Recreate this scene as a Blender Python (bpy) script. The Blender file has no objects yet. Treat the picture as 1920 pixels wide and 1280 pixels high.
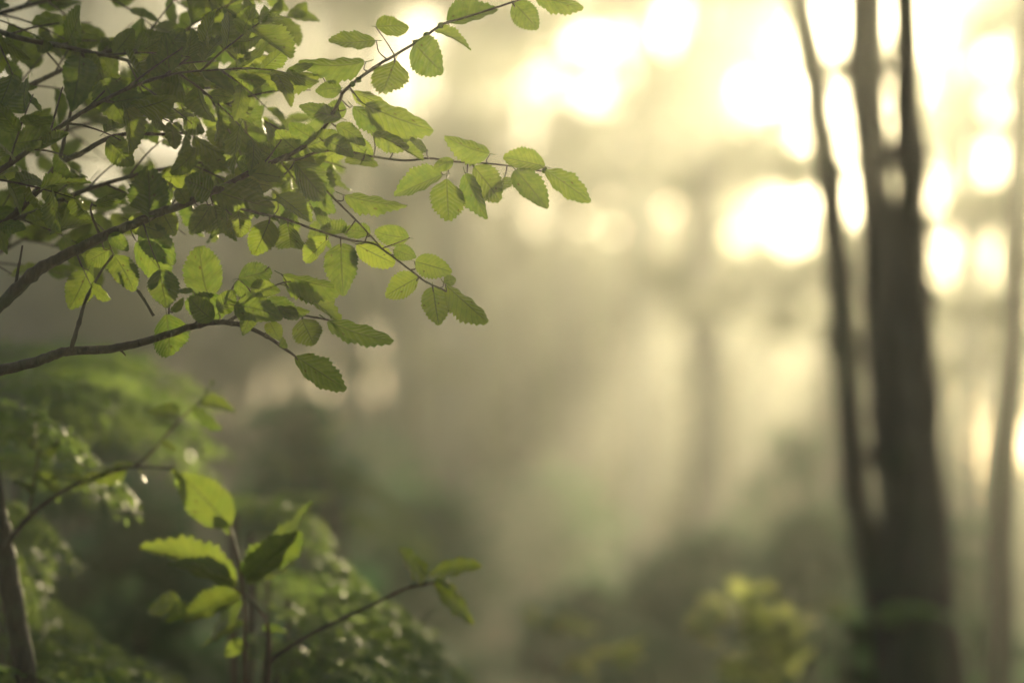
import bpy, math, random
import numpy as np
from mathutils import Vector, Matrix

# ------------------------------------------------------------------ camera
S = bpy.context.scene
C = S.collection
W, H, LENS = 1920.0, 1280.0, 85.0
PITCH, CAMZ = math.radians(6.0), 1.3
K = 36.0 / LENS / W
CAM = Vector((0, 0, CAMZ))
FW = Vector((0, math.cos(PITCH), math.sin(PITCH)))
UP = Vector((0, -math.sin(PITCH), math.cos(PITCH)))
RT = Vector((1, 0, 0))


def P(px, py, d):
    """photo pixel at depth d along the lens axis -> world point"""
    return CAM + d * (FW + (px - 960) * K * RT + (640 - py) * K * UP)


cd = bpy.data.cameras.new('camera')
cam = bpy.data.objects.new('camera', cd)
C.objects.link(cam)
cam.location = CAM
cam.rotation_euler = (math.pi / 2 + PITCH, 0, 0)
cd.lens, cd.sensor_width = LENS, 36.0
cd.clip_start, cd.clip_end = 0.05, 1000
cd.dof.use_dof = True
cd.dof.focus_distance = 2.68
cd.dof.aperture_fstop = 1.6
S.camera = cam

# ------------------------------------------------------------------ light
sund = (P(1712, 12, 1.0) - CAM).normalized()
ELEV = math.asin(sund.z)
AZ = math.atan2(sund.x, sund.y)
w = bpy.data.worlds.new('World')
S.world = w
w.use_nodes = True
nt = w.node_tree
bg = nt.nodes['Background']
sky = nt.nodes.new('ShaderNodeTexSky')
sky.sky_type = 'NISHITA'
sky.sun_disc = False
sky.sun_elevation = ELEV
sky.sun_rotation = AZ
sky.dust_density = 1.5
sky.air_density = 1.0
nt.links.new(sky.outputs[0], bg.inputs[0])
bg.inputs[1].default_value = 0.065
sd = bpy.data.lights.new('sun', 'SUN')
sun = bpy.data.objects.new('sun', sd)
C.objects.link(sun)
sd.energy = 5.0
sd.angle = math.radians(0.5)
sd.color = (1.0, 0.815, 0.49)
sun.rotation_euler = (-sund).to_track_quat('-Z', 'Y').to_euler()

vs = S.view_settings
S.display_settings.display_device = 'sRGB'
vs.view_transform = 'Standard'
vs.look = 'None'
vs.gamma = 1
vs.use_curve_mapping = False
vs.exposure = 1.1
S.render.engine = 'CYCLES'
cy = S.cycles
cy.use_denoising = True
cy.denoiser = 'OPENIMAGEDENOISE'
cy.max_bounces = 6
cy.diffuse_bounces = 3
cy.transmission_bounces = 4
cy.glossy_bounces = 2
cy.volume_bounces = 1
cy.sample_clamp_indirect = 6.0
cy.sample_clamp_direct = 40.0

HAZE_DENSITY, HAZE_G = 0.0066, 0.815

# ------------------------------------------------------------------ materials


def mat(name):
    m = bpy.data.materials.new(name)
    m.use_nodes = True
    m.node_tree.nodes.clear()
    n = m.node_tree

    def N(t, **kw):
        x = n.nodes.new(t)
        for k, v in kw.items():
            setattr(x, k, v)
        return x

    def L(a, b):
        n.links.new(a, b)
    return m, N, L


def math_node(N, L, op, a, b=None, c=None):
    x = N('ShaderNodeMath', operation=op)
    for i, v in enumerate((a, b, c)):
        if v is None:
            continue
        if isinstance(v, (int, float)):
            x.inputs[i].default_value = v
        else:
            L(v, x.inputs[i])
    return x.outputs[0]


def mixc(N, L, fac, a, b):
    x = N('ShaderNodeMix', data_type='RGBA')
    for i, v in ((0, fac), (6, a), (7, b)):
        if isinstance(v, (int, float)):
            x.inputs[i].default_value = v
        elif isinstance(v, tuple):
            x.inputs[i].default_value = v + (1,)
        else:
            L(v, x.inputs[i])
    return x.outputs[2]


def N_sep(N, L, c):
    x = N('ShaderNodeSeparateColor')
    L(c, x.inputs[0])
    return x.outputs[0]


def leaf_material(name, front, front2, trans, trans2, tfac=0.5, rough=0.38, veins=True, scale=40.0):
    m, N, L = mat(name)
    out = N('ShaderNodeOutputMaterial')
    oi = N('ShaderNodeObjectInfo')
    tc = N('ShaderNodeTexCoord')
    nz = N('ShaderNodeTexNoise')
    nz.inputs['Scale'].default_value = scale
    nz.inputs['Detail'].default_value = 3
    if veins:
        vadd = N('ShaderNodeVectorMath', operation='ADD')
        L(tc.outputs['UV'], vadd.inputs[0])
        L(oi.outputs['Random'], vadd.inputs[1])
        L(vadd.outputs[0], nz.inputs['Vector'])
    else:
        L(tc.outputs['Object'], nz.inputs['Vector'])
    r = N('ShaderNodeMapRange')
    r.inputs[1].default_value, r.inputs[2].default_value = 0.35, 0.65
    L(nz.outputs[0], r.inputs[0])
    f = math_node(N, L, 'ADD', math_node(N, L, 'MULTIPLY', r.outputs[0], 0.55), math_node(N, L, 'MULTIPLY', oi.outputs['Random'], 0.45))
    base = mixc(N, L, f, front, front2)
    tr = mixc(N, L, f, trans, trans2)
    pr = N('ShaderNodeBsdfPrincipled')
    if veins:
        sep = N('ShaderNodeSeparateXYZ')
        L(tc.outputs['UV'], sep.inputs[0])
        a = math_node(N, L, 'ABSOLUTE', math_node(N, L, 'MULTIPLY', math_node(N, L, 'SUBTRACT', sep.outputs[0], 0.5), 2.0))
        mid = N('ShaderNodeMapRange')
        mid.inputs[1].default_value, mid.inputs[2].default_value = 0.07, 0.02
        L(a, mid.inputs[0])
        ph = math_node(N, L, 'FRACT', math_node(N, L, 'MULTIPLY', math_node(N, L, 'SUBTRACT', sep.outputs[1], math_node(N, L, 'MULTIPLY', a, 0.22)), 9.0))
        tri = math_node(N, L, 'ABSOLUTE', math_node(N, L, 'SUBTRACT', ph, 0.5))
        lat = N('ShaderNodeMapRange')
        lat.inputs[1].default_value, lat.inputs[2].default_value = 0.10, 0.02
        L(tri, lat.inputs[0])
        vein = math_node(N, L, 'MAXIMUM', mid.outputs[0], math_node(N, L, 'MULTIPLY', lat.outputs[0], 0.5))
        base = mixc(N, L, math_node(N, L, 'MULTIPLY', vein, 0.5), base, (0.16, 0.2, 0.07))
        tr = mixc(N, L, math_node(N, L, 'MULTIPLY', vein, 0.9), tr, (0.05, 0.07, 0.012))
        # browned spots and insect marks
        vo = N('ShaderNodeTexVoronoi')
        vo.inputs['Scale'].default_value = 5.5
        L(vadd.outputs[0], vo.inputs['Vector'])
        sp = N('ShaderNodeMapRange')
        sp.inputs[1].default_value, sp.inputs[2].default_value = 0.22, 0.10
        L(vo.outputs['Distance'], sp.inputs[0])
        sel = math_node(N, L, 'GREATER_THAN', N_sep(N, L, vo.outputs['Color']), 0.66)
        spot = math_node(N, L, 'MULTIPLY', sp.outputs[0], math_node(N, L, 'MULTIPLY', sel, 0.8))
        base = mixc(N, L, spot, base, (0.07, 0.045, 0.02))
        tr = mixc(N, L, spot, tr, (0.06, 0.035, 0.008))
        bmp = N('ShaderNodeBump')
        bmp.inputs['Strength'].default_value = 0.35
        bmp.inputs['Distance'].default_value = 0.01
        L(math_node(N, L, 'SUBTRACT', tri, math_node(N, L, 'MULTIPLY', mid.outputs[0], 0.5)), bmp.inputs['Height'])
        L(bmp.outputs[0], pr.inputs['Normal'])
    L(base, pr.inputs['Base Color'])
    pr.inputs['Roughness'].default_value = rough
    pr.inputs['Specular IOR Level'].default_value = 0.45
    tl = N('ShaderNodeBsdfTranslucent')
    L(tr, tl.inputs['Color'])
    mx = N('ShaderNodeMixShader')
    mx.inputs[0].default_value = tfac
    L(pr.outputs[0], mx.inputs[1])
    L(tl.outputs[0], mx.inputs[2])
    L(mx.outputs[0], out.inputs['Surface'])
    return m


def bark_material(name, c1, c2, scale=30.0, rough=0.85):
    m, N, L = mat(name)
    out = N('ShaderNodeOutputMaterial')
    tc = N('ShaderNodeTexCoord')
    mp = N('ShaderNodeMapping')
    mp.inputs['Scale'].default_value = (1, 1, 0.18)
    L(tc.outputs['Object'], mp.inputs[0])
    nz = N('ShaderNodeTexNoise')
    nz.inputs['Scale'].default_value = scale
    nz.inputs['Detail'].default_value = 6
    L(mp.outputs[0], nz.inputs['Vector'])
    r = N('ShaderNodeMapRange')
    r.inputs[1].default_value, r.inputs[2].default_value = 0.35, 0.68
    L(nz.outputs[0], r.inputs[0])
    pr = N('ShaderNodeBsdfPrincipled')
    n2 = N('ShaderNodeTexNoise')
    n2.inputs['Scale'].default_value = scale * 0.16
    n2.inputs['Detail'].default_value = 4
    L(tc.outputs['Object'], n2.inputs['Vector'])
    r2 = N('ShaderNodeMapRange')
    r2.inputs[1].default_value, r2.inputs[2].default_value = 0.52, 0.66
    L(n2.outputs[0], r2.inputs[0])
    col = mixc(N, L, r.outputs[0], c1, c2)
    L(mixc(N, L, math_node(N, L, 'MULTIPLY', r2.outputs[0], 0.6), col, (0.05, 0.075, 0.03)), pr.inputs['Base Color'])
    pr.inputs['Roughness'].default_value = rough
    b = N('ShaderNodeBump')
    b.inputs['Strength'].default_value = 0.6
    b.inputs['Distance'].default_value = 0.02
    L(nz.outputs[0], b.inputs['Height'])
    L(b.outputs[0], pr.inputs['Normal'])
    L(pr.outputs[0], out.inputs['Surface'])
    return m


M_LEAF = leaf_material('leaf_green', (0.026, 0.078, 0.018), (0.05, 0.11, 0.026), (0.10, 0.18, 0.018), (0.24, 0.305, 0.034), 0.52, 0.46, True, 5.0)
M_LEAFY = leaf_material('leaf_yellow_green', (0.06, 0.10, 0.016), (0.09, 0.12, 0.02), (0.19, 0.29, 0.028), (0.30, 0.37, 0.042), 0.52, 0.34, True, 5.0)
M_YOUNG = leaf_material('young_leaf_green', (0.08, 0.12, 0.03), (0.11, 0.14, 0.035), (0.42, 0.50, 0.13), (0.52, 0.56, 0.19), 0.6, 0.34, True, 5.0)
M_FERN = leaf_material('frond_green', (0.035, 0.10, 0.03), (0.06, 0.13, 0.04), (0.22, 0.36, 0.07), (0.36, 0.46, 0.10), 0.5, 0.48, False, 6.0)
M_BUSH = leaf_material('understory_green', (0.025, 0.10, 0.045), (0.045, 0.14, 0.06), (0.09, 0.26, 0.09), (0.16, 0.32, 0.10), 0.45, 0.45, False, 3.0)
M_CROWN = leaf_material('crown_green', (0.03, 0.055, 0.016), (0.06, 0.085, 0.022), (0.16, 0.18, 0.03), (0.26, 0.25, 0.05), 0.45, 0.5, False, 1.0)
M_TWIG = bark_material('twig_bark', (0.022, 0.016, 0.011), (0.06, 0.043, 0.03), 160.0, 0.6)
M_STEM = bark_material('reddish_stem', (0.07, 0.035, 0.02), (0.12, 0.07, 0.035), 120.0, 0.45)
M_BARK = bark_material('trunk_bark', (0.035, 0.027, 0.02), (0.10, 0.078, 0.056), 26.0)


def ground_material():
    m, N, L = mat('leaf_litter')
    out = N('ShaderNodeOutputMaterial')
    tc = N('ShaderNodeTexCoord')
    nz = N('ShaderNodeTexNoise')
    nz.inputs['Scale'].default_value = 0.6
    nz.inputs['Detail'].default_value = 8
    L(tc.outputs['Object'], nz.inputs['Vector'])
    vo = N('ShaderNodeTexVoronoi')
    vo.inputs['Scale'].default_value = 22
    L(tc.outputs['Object'], vo.inputs['Vector'])
    c = mixc(N, L, nz.outputs[0], (0.05, 0.045, 0.022), (0.035, 0.065, 0.02))
    c2 = mixc(N, L, math_node(N, L, 'MULTIPLY', vo.outputs['Distance'], 0.6), c, (0.09, 0.065, 0.035))
    pr = N('ShaderNodeBsdfPrincipled')
    L(c2, pr.inputs['Base Color'])
    pr.inputs['Roughness'].default_value = 0.9
    b = N('ShaderNodeBump')
    b.inputs['Distance'].default_value = 0.05
    L(vo.outputs['Distance'], b.inputs['Height'])
    L(b.outputs[0], pr.inputs['Normal'])
    L(pr.outputs[0], out.inputs['Surface'])
    return m


# ------------------------------------------------------------------ helpers
def empty(name, loc, label=None, cat=None, group=None):
    o = bpy.data.objects.new(name, None)
    o.empty_display_size = 0.1
    C.objects.link(o)
    o.location = loc
    if label:
        o['label'] = label
    if cat:
        o['category'] = cat
    if group:
        o['group'] = group
    return o


def link(name, me, m, parent=None, kind=None):
    if m is not None and not me.materials:
        me.materials.append(m)
    o = bpy.data.objects.new(name, me)
    C.objects.link(o)
    if parent is not None:
        o.parent = parent
    if kind:
        o['kind'] = kind
    return o


def mesh(name, v, f, uv=None, smooth=True):
    me = bpy.data.meshes.new(name)
    me.from_pydata([tuple(p) for p in v], [], f)
    if uv is not None:
        lay = me.uv_layers.new(name='UVMap')
        li = np.empty(len(me.loops), dtype=np.int32)
        me.loops.foreach_get('vertex_index', li)
        lay.data.foreach_set('uv', np.asarray(uv, dtype=np.float32)[li].ravel())
    if smooth:
        me.polygons.foreach_set('use_smooth', np.ones(len(me.polygons), dtype=bool))
    me.update()
    return me


def catmull(pts, n=6):
    """pts: list of Vector(4) (x,y,z,r) -> smoothed list"""
    p = [Vector(q) for q in pts]
    p = [p[0] * 2 - p[1]] + p + [p[-1] * 2 - p[-2]]
    out = []
    for i in range(1, len(p) - 2):
        a, b, c, d = p[i - 1], p[i], p[i + 1], p[i + 2]
        for k in range(n):
            t = k / n
            out.append(0.5 * ((2 * b) + (c - a) * t + (2 * a - 5 * b + 4 * c - d) * t * t + (3 * b - a - 3 * c + d) * t ** 3))
    out.append(p[-2])
    return out


KNOTS = random.Random(99)


class Tube:
    """collects swept tubes in one mesh"""
    def __init__(self):
        self.v, self.f = [], []

    def add(self, pts, sides=7, n=5, wob=0.0, rng=None):
        q = catmull(pts, n) if n > 1 else [Vector(a) for a in pts]
        b0 = len(self.v)
        ref = None
        for i, a in enumerate(q):
            pa = Vector(q[max(i - 1, 0)][:3])
            pb = Vector(q[min(i + 1, len(q) - 1)][:3])
            t = (pb - pa).normalized()
            if ref is None:
                ref = t.orthogonal().normalized()
            ref = (ref - t * ref.dot(t)).normalized()
            bi = t.cross(ref)
            c = Vector(a[:3])
            rr = max(a[3], 1e-4)
            if KNOTS.random() < 0.10:
                rr *= KNOTS.uniform(1.12, 1.35)
            c = c + (ref * KNOTS.uniform(-.10, .10) + bi * KNOTS.uniform(-.10, .10)) * rr
            for k in range(sides):
                an = 2 * math.pi * k / sides
                r2 = rr * (1 + (rng.uniform(-wob, wob) if wob else 0))
                self.v.append(c + (ref * math.cos(an) + bi * math.sin(an)) * r2)
        m = len(q)
        for i in range(m - 1):
            for k in range(sides):
                k2 = (k + 1) % sides
                self.f.append((b0 + i * sides + k, b0 + i * sides + k2, b0 + (i + 1) * sides + k2, b0 + (i + 1) * sides + k))
        self.f.append(tuple(b0 + k for k in range(sides))[::-1])
        self.f.append(tuple(b0 + (m - 1) * sides + k for k in range(sides)))
        return q

    def build(self, name, m, parent=None, off=Vector((0, 0, 0))):
        return link(name, mesh(name, [p - off for p in self.v], self.f), m, parent)


# serrated leaf meshes: base at origin, tip at +Y = 1, width 1, normal +Z
def leaf_mesh(rng, teeth=12, peak=0.42, tip=1.0):
    v, uv, f = [], [], []
    fold = rng.uniform(0.04, 0.20)
    rim = rng.uniform(-0.005, 0.04)
    bend = rng.uniform(-0.08, 0.38)
    curl = rng.uniform(-0.15, 0.25)
    tw = rng.uniform(-0.25, 0.25)
    side = rng.uniform(-0.06, 0.06)
    ph = rng.uniform(0, 6)
    asym = rng.uniform(0.93, 1.07)
    rows = 2 * teeth + 1

    def prof(t):
        a = t ** 0.62
        b = (1 - t) ** (0.85 * tip)
        m = (peak ** 0.62) * ((1 - peak) ** (0.85 * tip))
        return 0.5 * min(1.0, a * b / m) * (1 if t < .9 else 0.95)
    for i in range(rows):
        t = i / (rows - 1)
        tt = 0.012 + 0.976 * t
        wd = prof(tt)
        tooth = (i % 2 == 1)
        for s, c in ((-1, 1.0), (-1, 0.5), (0, 0), (1, 0.5), (1, 1.0)):
            x = s * c * wd * (asym if s > 0 else 1 / asym)
            y = tt
            if c == 1.0:
                if tooth:
                    x *= 1.05
                    x += s * 0.012
                    y += 0.022
                else:
                    x *= 0.94
            z = fold * abs(x) + curl * x * x * 1.6
            z += 0.022 * math.sin(t * 21 + ph + abs(c) * 2.0) * (abs(x) * 2)
            z += 0.03 * math.sin(t * 5 + ph * 1.7 + s) * abs(x)
            if c == 1.0:
                z += rim * (1.0 if tooth else 0.4)
            z -= bend * (t - 0.0) ** 2
            z += tw * x * t
            v.append((x + side * math.sin(t * 3.1), y, z))
            uv.append((0.5 + 0.5 * s * c, t))
    for i in range(rows - 1):
        for j in range(4):
            a = i * 5 + j
            f.append((a, a + 1, a + 6, a + 5))
    # petiole: a thin three-sided stalk running back from the base
    b0 = len(v)
    for i in range(4):
        t = i / 3
        y = 0.03 - t * 0.17
        z = -0.02 * t * t + 0.004
        for k in range(3):
            an = k * 2.094
            v.append((0.013 * math.cos(an), y, z + 0.011 * math.sin(an)))
            uv.append((0.5, 0.0))
    for i in range(3):
        for k in range(3):
            k2 = (k + 1) % 3
            f.append((b0 + i * 3 + k, b0 + i * 3 + k2, b0 + i * 3 + 3 + k2, b0 + i * 3 + 3 + k))
    return mesh('leaf', v, f, uv)


RL = random.Random(11)
LEAVES = [leaf_mesh(RL, RL.choice((11, 12, 13)), RL.uniform(0.36, 0.48), RL.uniform(0.9, 1.15)) for _ in range(24)]
LEAVES_Y = []
for me in LEAVES:
    me.materials.append(M_LEAF)
    m2 = me.copy()
    m2.materials.clear()
    m2.materials.append(M_LEAFY)
    LEAVES_Y.append(m2)


LEAVES_N = []
for me in LEAVES:
    m2 = me.copy()
    m2.materials.clear()
    m2.materials.append(M_YOUNG)
    LEAVES_N.append(m2)


def put_leaf(parent, off, B, T, width, rng, yellow=False, roll=None, name='leaf', ratio=0.60):
    """leaf from base B to tip T (world), apparent width in metres; turned about its midrib to look that wide"""
    ax = (T - B)
    La = ax.length
    view = ((B + T) * 0.5 - CAM).normalized()
    r = width / max(La, 1e-6)
    if roll is None:
        if r > ratio:
            need = width / ratio
            dep = math.sqrt(max(need * need - La * La, 0)) * rng.choice((-1, 1)) * 0.9
            T = T + view * dep
            ax = T - B
            La = ax.length
            roll = rng.uniform(-0.25, 0.25)
        else:
            roll = math.acos(max(0.62, min(1, r / ratio))) * rng.choice((-1, 1, 1))
            ratio = min(ratio, r / math.cos(roll) * 1.02)
    y = ax.normalized()
    z = (-view - y * (-view).dot(y)).normalized()
    x = y.cross(z)
    z2 = z * math.cos(roll) + x * math.sin(roll)
    x2 = y.cross(z2)
    wt = max(width, La * 0.34) if r > ratio else La * ratio
    o = bpy.data.objects.new(name, rng.choice(LEAVES_N if yellow == 2 else LEAVES_Y if yellow else LEAVES))
    C.objects.link(o)
    o.parent = parent
    mm = Matrix((x2 * wt, y * La, z2 * La)).transposed().to_4x4()
    mm.translation = B - off
    o.matrix_basis = mm
    return o


# ------------------------------------------------------------------ terrain
def sstep(a, b, x):
    t = np.clip((x - a) / (b - a), 0, 1)
    return t * t * (3 - 2 * t)


def terrain(x, y):
    x = np.asarray(x, dtype=float)
    y = np.asarray(y, dtype=float)
    z = 3.0 * sstep(6, 70, y)
    z = z + 0.55 * sstep(0.2, 2.5, x) * sstep(5.5, 9.5, y) * (1 - sstep(14, 24, y))
    z = z + 0.10 * np.sin(x * 0.9 + 1.3) * np.sin(y * 0.7) + 0.05 * np.sin(x * 2.3 + y * 1.9)
    return z


def build_ground():
    xs = np.linspace(-70, 70, 141)
    ys = np.linspace(-25, 66, 92)
    X, Y = np.meshgrid(xs, ys)
    Z = terrain(X, Y)
    v = np.stack([X.ravel(), Y.ravel(), Z.ravel()], 1)
    nx = len(xs)
    f = [(j * nx + i, j * nx + i + 1, (j + 1) * nx + i + 1, (j + 1) * nx + i) for j in range(len(ys) - 1) for i in range(nx - 1)]
    o = link('ground', mesh('ground', v, f), ground_material())
    o['kind'] = 'structure'
    o['label'] = 'dark leaf litter of the forest floor rising gently away'
    return o


build_ground()


def gz(x, y):
    return float(terrain(x, y))


# ------------------------------------------------------------------ leaf clouds
def cloud(centers, rng, up=0.45):
    """centers: (x,y,z,rx,ry,rz,n,size) -> verts, faces of folded leaf-shaped quads"""
    V, F = [], []
    base = 0
    for (cx, cyy, cz, rx, ry, rz, n, size) in centers:
        u = rng.normal(size=(n, 3))
        u /= np.linalg.norm(u, axis=1)[:, None]
        rad = rng.uniform(0.15, 1, size=(n, 1)) ** 0.6
        p = np.array([cx, cyy, cz]) + u * rad * np.array([rx, ry, rz])
        ax = rng.normal(size=(n, 3))
        ax[:, 2] *= 0.6
        ax[:, 2] -= 0.25
        ax /= np.linalg.norm(ax, axis=1)[:, None]
        nm = rng.normal(size=(n, 3))
        nm[:, 2] += up * 3
        sd_ = np.cross(ax, nm)
        sd_ /= np.linalg.norm(sd_, axis=1)[:, None] + 1e-9
        nn = np.cross(sd_, ax)
        s = size * rng.uniform(0.6, 1.3, size=(n, 1))
        a = p - ax * s * 0.5
        b = p + sd_ * s * 0.30 + nn * s * 0.06 - ax * s * 0.05
        c = p + ax * s * 0.55
        d = p - sd_ * s * 0.30 + nn * s * 0.06 - ax * s * 0.05
        V.append(np.stack([a, b, c, d], 1).reshape(-1, 3))
        F.append(np.arange(base, base + 4 * n).reshape(-1, 4))
        base += 4 * n
    return np.concatenate(V), np.concatenate(F)


def cloud_mesh(name, centers, rng, off=(0, 0, 0), up=0.45):
    v, f = cloud(centers, rng, up)
    v = v - np.array(off)
    me = bpy.data.meshes.new(name)
    nv, nf = len(v), len(f)
    me.vertices.add(nv)
    me.vertices.foreach_set('co', v.astype(np.float32).ravel())
    # two triangles folded along the midrib a-c
    tri = np.concatenate([f[:, [0, 1, 2]], f[:, [0, 2, 3]]])
    me.loops.add(len(tri) * 3)
    me.loops.foreach_set('vertex_index', tri.astype(np.int32).ravel())
    me.polygons.add(len(tri))
    me.polygons.foreach_set('loop_start', np.arange(0, len(tri) * 3, 3, dtype=np.int32))
    me.update(calc_edges=True)
    me.validate()
    return me


# ------------------------------------------------------------------ forest behind
def forest_tree(label, top, bot, d, w_top, w_bot, height, clumps=(), upper=0, seed=1, group=None, name='forest_tree',
                leaf=0.11, dens=85, limbs=True):
    """trunk through the photo points top / bot (px at depth d); clumps (px,py,rx,ry,dd) are leafy boughs seen in the photo"""
    rng = random.Random(seed)
    nrg = np.random.default_rng(seed)
    A, B = P(bot[0], bot[1], d), P(top[0], top[1], d)
    ra, rb = w_bot * K * d / 2, w_top * K * d / 2
    dirv = (B - A) / (B.z - A.z)
    g = gz(A.x, A.y)
    foot = A + dirv * (g - 0.1 - A.z)
    foot.z = g - 0.1
    root = empty(name, (foot.x, foot.y, g), label, 'tree', group)
    off = Vector((foot.x, foot.y, g))
    tb = Tube()
    rfoot = ra * (1 + 0.10 * max(0, A.z - g))
    topz = g + height
    pts = [(*foot, rfoot * 1.25), (*(foot.lerp(A, 0.45)), rfoot * 1.03), (*A, ra)]
    for k in (0.35, 0.7):
        q = A.lerp(B, k) + Vector((rng.uniform(-.3, .3) * ra, 0, 0))
        pts.append((*q, ra + (rb - ra) * k))
    pts.append((*B, rb))
    if topz > B.z + 0.5:
        for k in (0.4, 0.75, 1.0):
            q = B + dirv * (topz - B.z) * k + Vector((rng.uniform(-.15, .15), rng.uniform(-.15, .15), 0)) * k
            pts.append((*q, rb * (1 - 0.8 * k)))
    tb.add(pts, 10, 4)

    def trunk_at(z):
        best = pts[0]
        for a, b in zip(pts[:-1], pts[1:]):
            if a[2] <= z <= b[2] + 1e-6:
                t = (z - a[2]) / max(b[2] - a[2], 1e-6)
                return Vector([a[i] + (b[i] - a[i]) * t for i in range(3)]), a[3] + (b[3] - a[3]) * t
        return Vector(pts[-1][:3]), pts[-1][3]
    cen = []
    lms = []

    def limb(pts_, sides, n_):
        t_ = Tube()
        t_.add(pts_, sides, n_)
        lms.append(t_)
    for (cx, cyy, rx, ry, dd) in clumps:
        c = P(cx, cyy, d + dd)
        s = K * (d + dd)
        X, Z = rx * s, ry * s
        Yr = 0.5 * (X + Z) * rng.uniform(0.7, 1.1)
        k = max(3, int(2 + 5 * X * Z / 0.12))
        k = min(k, 26)
        for _ in range(k):
            u = Vector((rng.uniform(-1, 1), rng.uniform(-1, 1), rng.uniform(-1, 1)))
            q = c + Vector((u.x * X, u.y * Yr, u.z * Z)) * 0.8
            r = rng.uniform(0.38, 0.62) * min(max(X, 0.10), 0.45)
            cen.append((q.x, q.y, q.z, r * 1.35, r * 1.2, r * 0.75, int(dens * rng.uniform(0.5, 1.2) * (r / 0.3) ** 1.2) + 12, leaf))
        if limbs and rx > 26 and not (dens > 150 and rng.random() < 0.6):
            z0 = max(g + 0.8, c.z - rng.uniform(0.2, 0.9))
            o_, r_ = trunk_at(min(z0, topz - .3))
            mid = o_.lerp(c, 0.5) + Vector((0, 0, rng.uniform(0.05, 0.3)))
            limb([(*o_, r_ * 0.45), (*mid, r_ * 0.28), (*c, r_ * 0.08 + 0.004)], 6, 4)
            for _ in range(2):
                e = c + Vector((rng.uniform(-X, X), rng.uniform(-Yr, Yr), rng.uniform(-Z, Z)))
                limb([(*mid, r_ * 0.16 + 0.003), (*mid.lerp(e, 0.5), r_ * 0.1 + 0.003), (*e, 0.003)], 5, 3)
    for _ in range(upper):
        z = g + height * rng.uniform(0.5, 1.0)
        o_, r_ = trunk_at(z)
        a = rng.uniform(0, 6.28)
        rr = rng.uniform(0.2, 0.17 * height) * (1.15 - 0.6 * (z - g) / height)
        c = o_ + Vector((math.cos(a) * rr, math.sin(a) * rr, rng.uniform(-0.2, 0.5)))
        limb([(*o_, r_ * 0.35), (*(o_.lerp(c, 0.5) + Vector((0, 0, 0.15))), r_ * 0.2), (*c, 0.006)], 5, 3)
        r = rng.uniform(0.35, 0.75)
        cen.append((c.x, c.y, c.z, r * 1.2, r * 1.2, r * 0.65, int(dens * 1.2), leaf * 1.6))
    tb.build('trunk', M_BARK, root, off)
    for t_ in lms:
        t_.build('limb', M_BARK, root, off)
    if cen:
        link('crown', cloud_mesh('crown', cen, nrg, off), M_CROWN, root)
    return root


def shrub(label, px, d, width, py_top, n, leaf, seed, m=None, name='shrub', group=None, py_bot=None, ryf=0.8, up=0.45):
    """leafy bush standing on the ground, its top at photo row py_top"""
    rng = random.Random(seed)
    nrg = np.random.default_rng(seed)
    T = P(px, py_top, d)
    g = gz(T.x, T.y)
    root = empty(name, (T.x, T.y, g), label, 'shrub', group)
    off = Vector((T.x, T.y, g))
    hw = width * K * d / 2
    hh = max(T.z - g, 0.3)
    zlo = g + 0.15 * hh if py_bot is None else max(g + 0.1, P(px, py_bot, d).z)
    cen = []
    k = 64
    for i in range(k):
        a = rng.uniform(0, 6.28)
        t = rng.uniform(0, 1)
        z = zlo + (T.z - zlo) * t
        prof = math.sqrt(max(0.03, 1 - (t * 1.02) ** 2.2))
        rr = hw * math.sqrt(rng.uniform(0.05, 1)) * prof
        q = Vector((T.x + math.cos(a) * rr, T.y + math.sin(a) * rr * ryf, z - 0.10 * hw))
        r = hw * rng.uniform(0.16, 0.36)
        cen.append((q.x, q.y, q.z, r * 1.3, r * 1.1, r * 0.7, n // k, leaf))
        if i % 7 == 0:
            st = Tube()
            st.add([(T.x + rng.uniform(-.05, .05), T.y + rng.uniform(-.05, .05), g - 0.05, 0.012), (*(off.lerp(q, 0.5) + Vector((0, 0, 0.08 * hh))), 0.008), (*q, 0.003)], 5, 3)
            st.build('stem', M_BARK, root, off)
    link('foliage', cloud_mesh('foliage', cen, nrg, off, up), m or M_BUSH, root)
    return root


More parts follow.
